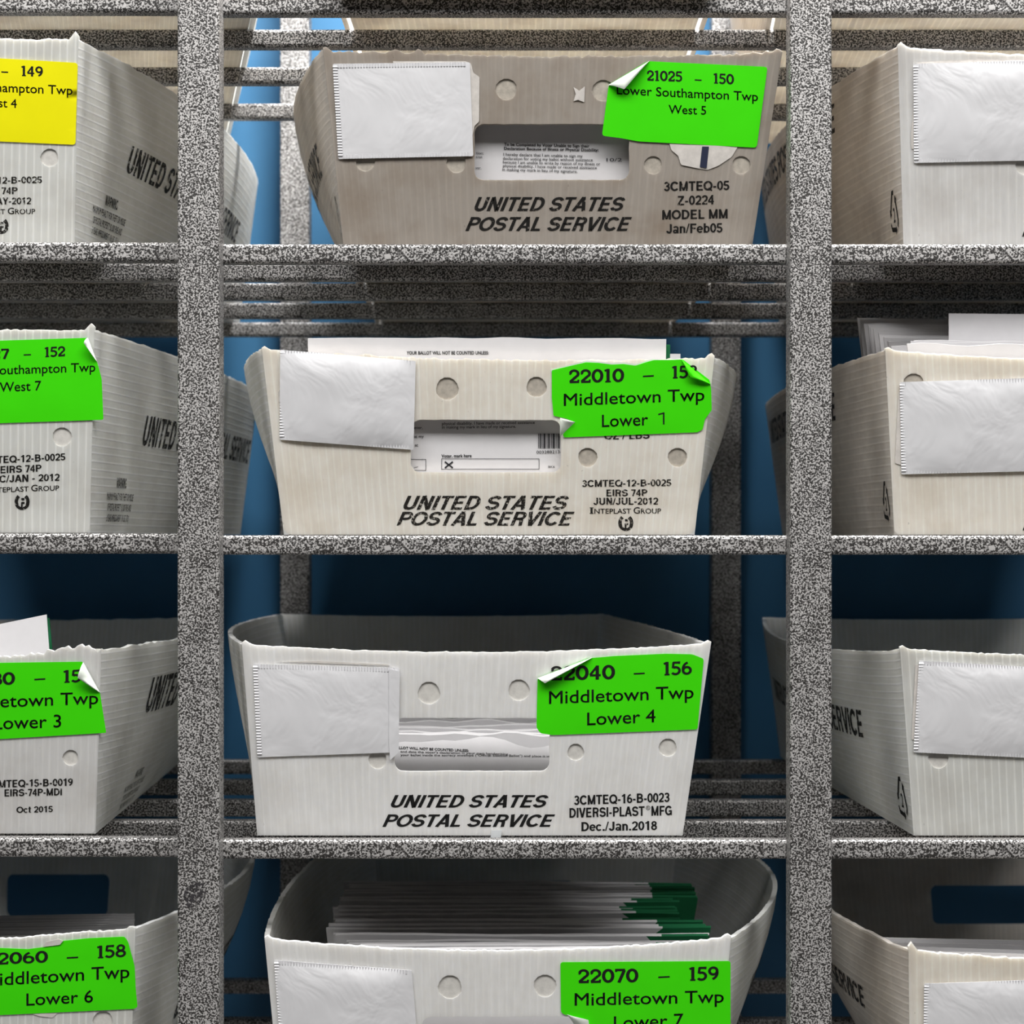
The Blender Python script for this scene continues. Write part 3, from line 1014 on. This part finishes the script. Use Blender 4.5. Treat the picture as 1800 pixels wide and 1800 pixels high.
# ---- row B
t149 = Tray('149', 1, (-650, 78), (138, 70), -645, 131, (-1463, -663), (.02, .026), 'ribbed plastic mail tray with the yellow label ending in 149', sag=-6, front='ribbed', nib=(6, 14), dim=[(87, 277, 16), (-90, 277, 15)])
t150 = Tray('150', 1, (568, 88), (1375, 92), 604, 1322, (-400, 400), (.037, .012), 'grimy plastic mail tray with green label numbered 150', sag=10, front='grimy', side='sidegrimy', hole=(834, 1106, 218, 316), nib=(4, 6), jag=1.3, tears=[(.14, .17, 5), (.19, .22, 6), (.96, .985, 5)],
            dim=[(890, 157, 19), (1060, 159, 19), (642, 284, 17), (802, 287, 17), (1148, 290, 16), (1303, 290, 16)])
t151 = Tray('151', 1, (1578, 82), (2388, 82), 1588, 2365, (590, 1390), (.027, .02), 'grimy plastic mail tray with wrinkled white sleeve at the upper right edge', sag=18, front='grey', side='sidegrimy', nib=(8, 4), dim=[(1800, 292, 15)])

# ---- row C
t152 = Tray('152', 2, (-655, 590), (166, 580), -620, 158, (-1470, -661), (.01, .010), 'ribbed plastic mail tray with green label numbered 152', sag=-4, front='ribbed', nib=(6, 10), dim=[(109, 768, 17), (-60, 768, 16)])
t153 = Tray('153', 2, (460, 613), (1256, 628), 499, 1221, (-470, 350), (.038, .034), 'yellowed plastic mail tray with torn green label numbered 153', sag=12, front='yellowed', hole=(722, 986, 738, 830), rc=16, nib=(5, 8), jag=1.2,
            dim=[(786, 683, 20), (943, 680, 18), (1033, 804, 17), (1191, 804, 17)])
t154 = Tray('154', 2, (1556, 615), (2360, 622), 1572, 2345, (598, 1390), (.014, .02), 'grimy plastic mail tray packed with white envelopes at the right edge', sag=16, front='yellowed', side='sidegrimy', nib=(6, 4), dim=[(1606, 674, 18)])

# ---- row D
t155 = Tray('155', 3, (-650, 1135), (178, 1142), -625, 168, (-1590, -790), (.02, .038), 'grey plastic mail tray with green label for Lower 3 and torn top edge', sag=20, tears=[(.885, .955, 9), (.955, .985, 13), (.986, .996, -9)], front='grey', nib=(6, 6), jag=1.8, dim=[(124, 1332, 14)])
t156 = Tray('156', 3, (425, 1132), (1250, 1131), 452, 1200, (-606, 194), (.024, .004), 'clean white plastic mail tray with green label numbered 156', sag=15, front='clean', hole=(693, 966, 1262, 1356), rc=14, nib=(6, 5), jag=.6,
            dim=[(754, 1218, 20), (912, 1213, 19), (664, 1336, 16), (1012, 1322, 15), (1174, 1314, 16)])
t157 = Tray('157', 3, (1582, 1140), (2390, 1140), 1606, 2365, (592, 1392), (.022, .02), 'ribbed white plastic mail tray at right, directly below the overfull tray of envelopes', sag=14, front='ribbed', rl=(-.009, 0), nib=(6, 4), dim=[(1650, 1333, 18)])

# ---- row E
t158 = Tray('158', 4, (-585, 1670), (238, 1632), -560, 226, (-1550, -752), (.02, .050), 'ribbed plastic mail tray with creased green label numbered 158', sag=8, front='ribbed', nib=(4, 4), dim=[(181, 1795, 18)])
t159 = Tray('159', 4, (465, 1650), (1285, 1648), 497, 1253, (-385, 385), (.020, .054), 'white plastic mail tray with green label numbered 159 at the bottom', sag=22, front='clean', hole=(742, 1016, 1787, 1880), nib=(6, 6), jag=1.0,
            dim=[(791, 1735, 21), (958, 1733, 20)])
t160 = Tray('160', 4, (1597, 1670), (2400, 1690), 1600, 2380, (740, 1510), (.045, .02), 'yellow stained plastic mail tray at the lower right corner', sag=14, front='yellowed', side='sidegrimy', nib=(12, 4))

# ================================================================== labels, sleeves and print on the trays
def label(tr, poly, mat, lines, r=6, curls=(), lift=.0006):
    o = tr.sheet('adhesive_label', poly, mat, r, th=.00025, w0=.0004, wr=.00025, ws=30, grid=.006)
    wf = tr.wf
    I = Ink()
    for kind, txt, x0, x1, y0, y1, cap in lines:
        if kind == 'dash': I.rect(x0, x1, y0 - cap, y0, y1 - y0)
        elif kind == 'one':
            I.path(seg((x1 - 2.5, y0), (x1 - 2.5, y0 - cap)), 2.6); I.path(seg((x0, y0 - cap * .82), (x1 - 2.5, y0 - cap * .95)), 2.2)
        elif kind == 'num': I.line(txt, x0, x1, y0, y1, cap, kind='slab')
        else: I.line(txt, x0, x1, y0, y1, cap, .006)
    v, f = I.get()
    v2, f2 = v, f
    tr.print_front(I, 'ink', wf, 'label_lettering', o)
    for A, B, tip in curls:
        tr.curl(A, B, tip, parent=o)
    return o

# 149
label(t149, [(-142, 96), (0, 103), (137, 111), (133, 255), (0, 249), (-146, 243)], 'yellow', [
    ('num', '149', 38, 76, 134, 135.5, 18), ('dash', '', 3, 15, 128, 128.5, 2),
    ('txt', 'Lower Southampton Twp', -120, 128, 157, 167, 15.5), ('txt', 'West 4', -36, 30, 187, 190, 15)])
I = Ink()
I.sub.line('3CMTEQ-12-B-0025', -83, 74, 324, 322, 12, .02); I.sub.line('EIRS 74P', -40, 31, 342, 341, 12, .02)
I.sub.line('APR/MAY-2012', -58, 55, 360, 359, 12, .02); serif_caps(I.sub, -62, 62, 377, 376, 11); makers_mark(I.sub, 2, 397, 12)
usps(I, -402, -110, 371, -414, -96, 404, 25)
t149.print_front(I, 'inkworn')
# 150
lb = label(t150, [(1138, 108), (1349, 118), (1330, 260), (1122, 249), (1090, 243), (1058, 239), (1070, 149)], 'green', [
    ('num', '21025', 1137, 1199, 142, 144, 18), ('dash', '', 1221, 1233, 142, 142.5, 2), ('num', '150', 1254, 1290, 147, 149, 18),
    ('txt', 'Lower Southampton Twp', 1084, 1332, 166, 178, 15.5), ('txt', 'West 5', 1175, 1241, 200, 202, 15)],
    curls=[((1142, 107), (1069, 150), (1097, 160))])
t150.sheet('torn_label_remnant', [(1176, 250), (1298, 256), (1286, 276), (1262, 292), (1243, 299), (1226, 296), (1197, 290), (1192, 274), (1180, 264)], 'torn', 3, w0=.0002, th=.0002)
I = Ink(); I.add([(1234, 258), (1246, 258), (1242, 296), (1230, 294)], [(0, 1, 2, 3)]); t150.print_front(I, 'navy', .0009, 'printed_stripe')
t150.sheet('torn_label_remnant', [(1008, 153), (1018, 160), (1028, 152), (1027, 180), (1016, 176), (1008, 178), (1012, 166)], 'torn', 0, w0=.0002, th=.0002, step=20)
t150.sleeve([(585, 113), (826, 110), (832, 275), (595, 280)], True, True, True, puff=.0004, torn=[(818, 108), (828, 112), (832, 128), (843, 136), (842, 214), (834, 222), (826, 262), (800, 264), (690, 108)])
I = Ink(); usps(I, 834, 1099, 371, 818, 1111, 406, 24.5)
for tx, a, b, y in (('3CMTEQ-05', 1167, 1282, 335), ('Z-0224', 1191, 1255, 360), ('MODEL MM', 1164, 1279, 385), ('Jan/Feb05', 1171, 1270, 409.5)):
    I.sub.line(tx, a, b, y + 1, y - 1, 16.5, .018)
t150.print_front(I, 'inksoft')
# 151
t151.sleeve([(1605, 113), (1852, 107), (1850, 282), (1606, 287)], puff=.0016, torn=[(1612, 110), (1668, 106), (1800, 104), (1850, 110), (1850, 270), (1602, 262), (1601, 240)])
I = Ink(); usps(I, 1812, 2078, 372, 1796, 2090, 416, 25); t151.print_front(I, 'inksoft')
# 152
label(t152, [(-108, 602), (0, 599), (155, 594), (149, 606), (171, 636), (179, 666), (182, 738), (0, 744), (-100, 748)], 'green', [
    ('num', '21027', -58, 17, 632, 631, 18), ('dash', '', 42, 55, 625, 624.5, 2), ('num', '152', 79, 115, 628, 626, 17.5),
    ('txt', 'Lower Southampton Twp', -80, 168, 661, 653, 15.5), ('txt', 'West 7', 0, 73, 689, 686, 16.5)], r=3, curls=[((155, 594), (171, 636), (150, 604))])
I = Ink()
I.sub.line('3CMTEQ-12-B-0025', -41, 115, 816, 809, 12.5, .02); I.sub.line('EIRS 74P', 1, 73, 832, 829, 12.5, .02)
I.sub.line('DEC/JAN - 2012', -25, 105, 849, 845, 12.5, .02); serif_caps(I.sub, -22, 104, 866, 862, 11); makers_mark(I.sub, 39, 882, 12)
usps(I, -360, -70, 882, -372, -58, 914, 26)
t152.print_front(I, 'inksoft')
# 153
label(t153, [(970, 651), (1000, 644), (1030, 637), (1052, 638), (1075, 641), (1096, 640), (1117, 643), (1135, 637), (1150, 633), (1175, 633), (1200, 632), (1226, 652), (1247, 668), (1250, 684), (1251, 721), (1239, 737), (1235, 755), (1226, 760), (992, 769), (989, 764), (1009, 742), (996, 736), (973, 731), (970, 700)], 'green', [
    ('num', '22010', 1000, 1097, 673.5, 671.5, 23.5), ('dash', '', 1130, 1149, 663, 662, 2.5), ('num', '153', 1181, 1226, 665.5, 664, 22),
    ('txt', 'Middletown Twp', 991, 1238, 713.5, 704, 21), ('txt', 'Lower', 1058, 1139, 750.5, 747.5, 21), ('one', '', 1157, 1169, 746, 745, 21)], r=2,
    curls=[])
t153.curl((1198, 632), (1250, 676), (1212, 664), .004, mat='green')
t153.curl((984, 768), (1011, 742), (984, 735), .004)
t153.sheet('torn_label_remnant', [(968, 650), (1002, 641), (1032, 634), (1052, 636), (1075, 638), (1096, 637), (1118, 640), (1136, 634), (1150, 631), (1152, 640), (1030, 648), (970, 656)], 'back', 0, w0=.0001, th=.0002, step=6)
t153.sleeve([(493, 615), (731, 635), (727, 791), (492, 773)], True, True, True, puff=.0022)
t153.sheet('torn_sleeve_remnant', [(489, 690), (495, 680), (497, 712), (490, 706)], 'torn', 2, w0=.0002, th=.0002)
I = Ink(); usps(I, 709, 1000, 896, 697, 1010, 924, 24.5)
I.sub.line('3CMTEQ-12-B-0025', 1023, 1180, 856, 854.5, 12, .02); I.sub.line('EIRS 74P', 1066, 1138, 872.5, 872, 12, .02)
I.sub.line('JUN/JUL-2012', 1043, 1157, 887.5, 887, 12.5, .02); serif_caps(I.sub, 1038, 1162, 903, 902.5, 11); makers_mark(I.sub, 1100, 919, 12)
K = Ink(); K.line('OZ / LBS', 1062, 1142, 773, 771, 13, .02); t153.print_front(K, 'inkworn', name='weight_lettering')
t153.print_front(I, 'inkworn')
# 154
t154.sheet('torn_sleeve_remnant', [(1579, 690), (1600, 680), (1602, 810), (1590, 820), (1573, 814)], 'torn', 2, w0=.0002, th=.0003)
t154.sleeve([(1581, 672), (1835, 664), (1832, 828), (1584, 834)], True, True, True, puff=.0016)
I = Ink(); usps(I, 1814, 2078, 896, 1797, 2090, 933, 25); t154.print_front(I, 'inksoft')
# 155
label(t155, [(-108, 1170), (0, 1165), (146, 1163), (141, 1190), (176, 1217), (181, 1250), (187, 1288), (0, 1299), (-98, 1304)], 'green', [
    ('num', '22030', -80, 27, 1207, 1203, 22), ('dash', '', 61, 80, 1195.5, 1194.5, 2.5), ('num', '15', 112, 143, 1200, 1198.5, 22),
    ('txt', 'Middletown Twp', -81, 173, 1246, 1237, 21.5), ('txt', 'Lower 3', -10, 108, 1282, 1278, 22)], r=2, curls=[((147, 1164), (176, 1217), (139, 1190))])
I = Ink()
I.sub.line('3CMTEQ-15-B-0019', -24, 128, 1385, 1381, 13, .02); I.sub.line('EIRS-74P-MDI', 8, 109, 1400, 1398, 12.5, .02); I.sub.line('Oct 2015', 29, 93, 1429, 1427.5, 11, .016)
usps(I, -360, -80, 1410, -372, -66, 1443, 23)
t155.print_front(I, 'inksoft')
# 156
label(t156, [(1034, 1157), (1082, 1153), (1171, 1149), (1217, 1150), (1237, 1158), (1226, 1282), (972, 1292), (950, 1289), (943, 1279), (945, 1192)], 'green', [
    ('num', '22040', 968, 1081, 1196, 1193.5, 25), ('dash', '', 1114, 1133, 1185.5, 1184.5, 2.5), ('num', '156', 1166, 1216, 1187, 1185, 23.5),
    ('txt', 'Middletown Twp', 965, 1219, 1237, 1227, 22), ('txt', 'Lower 4', 1032, 1152, 1274.5, 1269, 22)], r=4,
    curls=[((1042, 1155), (945, 1192), (958, 1200))])
t156.sleeve([(445, 1167), (702, 1174), (701, 1322), (453, 1331)], True, True, False, puff=.0007, torn=[(488, 1163), (560, 1162), (684, 1168), (700, 1186), (686, 1170)])
t156.sheet('sleeve_flap', [(684, 1175), (703, 1180), (701, 1322), (686, 1336), (684, 1300)], 'sleeve', 2, w0=.0016, th=.0003, wr=.0001, grid=.004)
I = Ink(); usps(I, 687, 964, 1419.5, 672, 976, 1453.5, 22)
I.sub.line('3CMTEQ-16-B-0023', 1009, 1177, 1415, 1409.5, 16.5, .020); I.sub.line('DIVERSI-PLAST', 1001, 1133, 1437.5, 1434, 17, .020); I.sub.line('MFG', 1145, 1181, 1434, 1433, 17, .020)
I.sub.path(arc(1139, 1420, 3.4, 3.4, 0, 360, 16), .8); I.sub.line('R', 1137.4, 1140.8, 1422, 1422, 4)
I.sub.line('Dec./Jan.2018', 1022, 1155, 1461, 1459, 16, .020)
t156.print_front(I, 'ink')
t156.sheet('tape_scrap', [(864, 1459), (882, 1459), (880, 1476), (862, 1475)], 'tape', 0, w0=.0006, th=.0006, step=20)
# 157
t157.sleeve([(1615, 1161), (1860, 1175), (1855, 1334), (1605, 1322)], True, True, True, puff=.0014, torn=[(1609, 1168), (1613, 1168), (1640, 1180), (1640, 1300), (1602, 1300), (1603, 1280)])
# 158
label(t158, [(-60, 1668), (0, 1666), (50, 1668), (80, 1664), (107, 1654), (155, 1649), (219, 1646), (225, 1654), (237, 1698), (239, 1738), (242, 1770), (236, 1773), (0, 1784), (-50, 1786)], 'green', [
    ('num', '22060', -26, 85, 1696, 1691, 20.5), ('dash', '', 118, 138, 1684.5, 1683.5, 2.5), ('num', '158', 171, 222, 1684, 1681, 22),
    ('txt', 'Middletown Twp', -28, 228, 1733, 1718, 22), ('txt', 'Lower 6', 47, 164, 1767, 1761, 21)], r=3)
t158.sheet('torn_label_remnant', [(76, 1664), (82, 1655), (104, 1650), (112, 1653), (106, 1660)], 'torn', 1, w0=.0009, th=.0003, step=20)
t158.sheet('torn_label_remnant', [(50, 1780), (104, 1778), (92, 1789), (70, 1786)], 'torn', 1, w0=.0001, th=.0002, step=20)
# 159
label(t159, [(985, 1691), (1284, 1689), (1284, 1840), (1040, 1842), (1022, 1796), (1000, 1786), (986, 1780)], 'green', [
    ('num', '22070', 1016, 1122, 1727.5, 1726, 24), ('dash', '', 1157, 1177, 1718.5, 1717.5, 2.5), ('num', '159', 1211, 1263, 1723.5, 1722, 24),
    ('txt', 'Middletown Twp', 1010, 1272, 1767, 1761.5, 21.5), ('txt', 'Lower 7', 1079, 1201, 1808, 1803, 22)], r=5)
t159.curl((996, 1782), (1040, 1842), (1034, 1790), .004)
t159.sleeve([(482, 1687), (724, 1705), (736, 1852), (494, 1850)], True, True, False, puff=.0016)
# 160
t160.sleeve([(1624, 1728), (1870, 1720), (1875, 1890), (1622, 1892)], True, True, False, puff=.0018)

# side lettering
def side_end(tr, end, top, rec=None):
    (te, be), (t2, bt) = tr.sinv(-1, [end, top])
    cap = min(.2, max(.12, abs(bt - be)))
    side_text(tr, -1, None, None, None, tb=(min(.93, te + .70), te, be, be, cap), rec=rec)
wr = (.075, .21, .235, .034)
side_text(t149, 1, (221, 303), (413, 430), (232, 256), warn=(.06, .19, .26, .034))
side_text(t152, 1, (249, 783), (445, 818), (261, 731), warn=(.07, .20, .235, .036))
side_text(t155, 1, (266, 1221), (400, 1260), (275, 1170), tb=(.16, .86, .60, .60, .2), warn=(.16, .30, .20, .034))
side_text(t158, 1, None, None, None, tb=(.16, .86, .40, .46, .2))
RC = (.075, .035, .10, .30)
side_end(t151, (1473, 230), (1466, 182), rec=(.05, .018, .10, .30))
side_end(t154, (1473, 738), (1466, 690), rec=(.05, .018, .09, .29))
side_end(t157, (1523, 1298), (1520, 1250), rec=(.058, .02, .09, .30))
side_end(t160, (1526, 1776), (1520, 1737))
side_text(t150, -1, None, None, None, tb=(.86, .125, .46, .46, .17), rec=(.06, .02, .08, .28))
side_text(t159, 1, None, None, None, tb=(.16, .86, .50, .50, .17))

# ================================================================== envelopes
# 150: one envelope behind the hand hole
e = Envelope(t150, 'grey-looking printed envelope behind the hand hole of the tray labelled 150', (640, 128), (1290, 132), .0225, lean=-.0205, seed=1, wave=.0003)
I = Ink()
for tx, a, b, y0, y1, bo in (('To be Completed by Voter Unable to Sign their', 886, 1036, 256, 259, .03), ('Declaration Because of Illness or Physical Disability:', 886, 1052, 263, 266, .03),
        ('I hereby declare that I am unable to sign my', 885, 1024, 273.5, 276.5, .008), ('declaration for voting my ballot without assistance', 884, 1042, 280.5, 283.5, .008),
        ('because I am unable to write by reason of my illness or', 884, 1055, 287, 290.5, .008), ('physical disability. I have made or received assistance', 884, 1049, 293.5, 297, .008),
        ('in making my mark in lieu of my signature.', 883, 1015, 300, 303.5, .008)):
    I.line(tx, a, b, y0, y1, 4.8, bo)
I.line('10/2', 1066, 1093, 284, 284, 6)
I.line('tion;', 837, 850, 271, 271.5, 4.8); I.line('cret', 837, 848, 277.5, 278, 4.8); I.line('ver,', 836, 846, 297, 297.5, 4.8)
e.prnt(I)
# 153
e = Envelope(t153, 'white printed envelope sticking up behind the front of the tray labelled 153', (541, 595), (1171, 595), .0178, lean=-.0205, seed=2, wave=.0003, topwave=.0012)
I = Ink()
I.line('YOUR BALLOT WILL NOT BE COUNTED UNLESS:', 715, 859, 623, 623, 5.6, .03)
I.line('physical disability. I have made or received assistance', 777, 940, 747, 745, 5, .01); I.line('in making my mark in lieu of my signature.', 777, 907, 753.5, 752, 5, .01)
I.line('ever,', 728, 743, 754, 754, 5, .01); I.line('at my', 728, 745, 769.5, 769.5, 5, .01); I.line('at', 729, 735, 784.5, 784.5, 5, .01)
I.line('Voter, mark here', 776, 829, 804, 803.5, 5.4, .03)
I.frame(776, 948, 806, 825, .8); I.frame(700, 749, 807, 827, .8); I.path(seg((728, 822), (735, 820.5)), .8)
I.path(seg((782, 811.5), (796, 822.5)), 2.6); I.path(seg((782, 822.5), (796, 811.5)), 2.6)
x = 946
for k, wb in enumerate((1, .8, 2, 1, 3, .7, 1, 2.4, .8, 1.4, 3, .8, 1, .7, 2, 1)):
    if x > 984: break
    I.rect(x, x + wb, 762, 788); x += wb + (1.1, .8, 1.6)[k % 3]
I.line('003288213-1', 943, 990, 797.5, 796.5, 5.4); I.line('BK6', 964, 975, 822.5, 822.5, 4)
e.prnt(I)
Envelope(t153, 'white envelope with green end just behind the printed one in tray 153', (560, 604), (1178, 606), .0225, lean=-.0205, seed=3, green=.022)
Envelope(t153, 'lower white envelope with its corner showing at the right of tray 153', (600, 622), (1196, 622), .048, lean=-.01, seed=4)
# 154: a bunch of envelopes standing high
for i in range(15):
    y = .024 + i * .0085 + (.004 if i > 2 else 0)
    if i < 3: px, py = 1594 + 6 * i, 604 - 3 * i
    elif i < 6: px, py = 1566 - 3 * (i - 3), 606 - 3 * (i - 3)
    else: px, py = 1552 - 46 * (i - 6) / 8 + 9 * nz(i * 2.3, 4), 592 - 32 * (i - 6) / 8 + 4 * nz(i * 1.7)
    Envelope(t154, f'white envelope, {ORD[i]} from the front, in the overfull tray at the right edge', (px, py), (px + 640, py + 6), y, lean=-.019, bl=.020, br=-.02, th=.0016, seed=i * 1.3, wave=.0012, topwave=.002, group='envelopes in the overfull right tray')
Envelope(t154, 'white envelope rising highest in the overfull tray at the right edge', (1668, 551), (2290, 556), 0.0462, lean=-.019, bl=.004, br=-.02, th=.0008, seed=31, wave=.0003, group='envelopes in the overfull right tray')
# 155
Envelope(t155, 'tilted white envelope with a green edge in the tray for Lower 3', (-540, 1208), (82, 1080), .036, bl=.02, br=.010, seed=5, wave=.0006, green=.0016)
Envelope(t155, 'second tilted envelope peeking out green behind the first in the tray for Lower 3', (-530, 1211), (86, 1086), .050, bl=.02, br=.012, seed=6, wave=.0006, green=.012)
# 156: envelopes slumped backwards, seen through the hand hole
e = Envelope(t156, 'printed envelope leaning back behind the hand hole of the tray labelled 156', (602, 1299), (1130, 1298), .070, lean=.028, seed=1.0, wave=.0012, topwave=.010)
I = Ink()
I.line('YOUR BALLOT WILL NOT BE COUNTED UNLESS:', 672, 824, 1316, 1322, 4.2, .03)
I.line("and date the voter's declaration in your own handwriting", 704, 893, 1323.5, 1327.5, 3.8, .01)
I.line('your ballot inside the secrecy envelope ("Official Election Ballot") and place it in', 704, 966, 1329.5, 1330.5, 3.8, .01)
e.prnt(I)
for i, (y, py) in enumerate(((.078, 1293), (.086, 1291), (.0935, 1286), (.101, 1282), (.108, 1276), (.1155, 1270), (.123, 1264))):
    Envelope(t156, f'white envelope, {ORD[i + 1]} from the front, slumped back inside the tray labelled 156', (600 - 4 * i, py), (1130 - 5 * i, py + 3 * nz(i, 7)), y, lean=-.012, seed=2 + i, zbot=t156.z0 + .0075, wave=.0009, topwave=.003, th=.003, group='envelopes slumped in tray 156')
# 158
for i in range(9):
    y = .120 + i * .017
    py = 1650 - 4.4 * i + 2 * nz(i * 1.9)
    Envelope(t158, f'white envelope in shade, {ORD[i]} from the front, in the tray labelled 158', (-290 + 12 * nz(i), py), (236 + 8 * nz(i, 2), py - 8), y, br=-.02, seed=i * 2.1, wave=.0014, th=.0022, group='envelopes in tray 158')
# 159
ne = 26
for i in range(ne):
    k = i / (ne - 1)
    y = .052 + .265 * k + .0035 * nz(i * 3.1, 9)
    xl = -.104 - .030 * min(1, k * 4) + .007 * nz(i * 1.37, 2)
    xr = .124 + .006 * nz(i * 1.9, 8) - (.014 if 9 < i < 18 else 0) + (.004 if i > 17 else 0)
    if i == ne - 1: xl -= .006; xr -= .035
    zt = ZC - .2640 + .009 * nz(i * 1.77, 5)
    kk = F / (D + y)
    g = .035 + .012 * nz(i * 2.7, 1)
    if i in (3, 5): g = .003
    Envelope(t159, f'white envelope with a green end, {ORD[i]} from the front, in the tray labelled 159',
             (CX + xl * kk, CY - (zt - ZC) * kk), (CX + xr * kk, CY - (zt - ZC) * kk), y, lean=-.032, bl=.010, br=-.015, th=.0028 + .002 * abs(nz(i * 1.3, 3)), green=g, seed=i * 1.1, wave=.0011, topwave=.0006, group='green-ended envelopes in tray 159')
# 160
for i in range(4):
    y = .060 + i * .013
    Envelope(t160, f'white envelope in shade, {ORD[i]} from the front, in the stained tray at the lower right', (1548 + (3 - i) * 22, 1672 - 8 * i), (2200, 1690 - 9 * i), y, seed=i * 1.7 + 4, wave=.001, th=.0012, group='envelopes in the lower right tray')
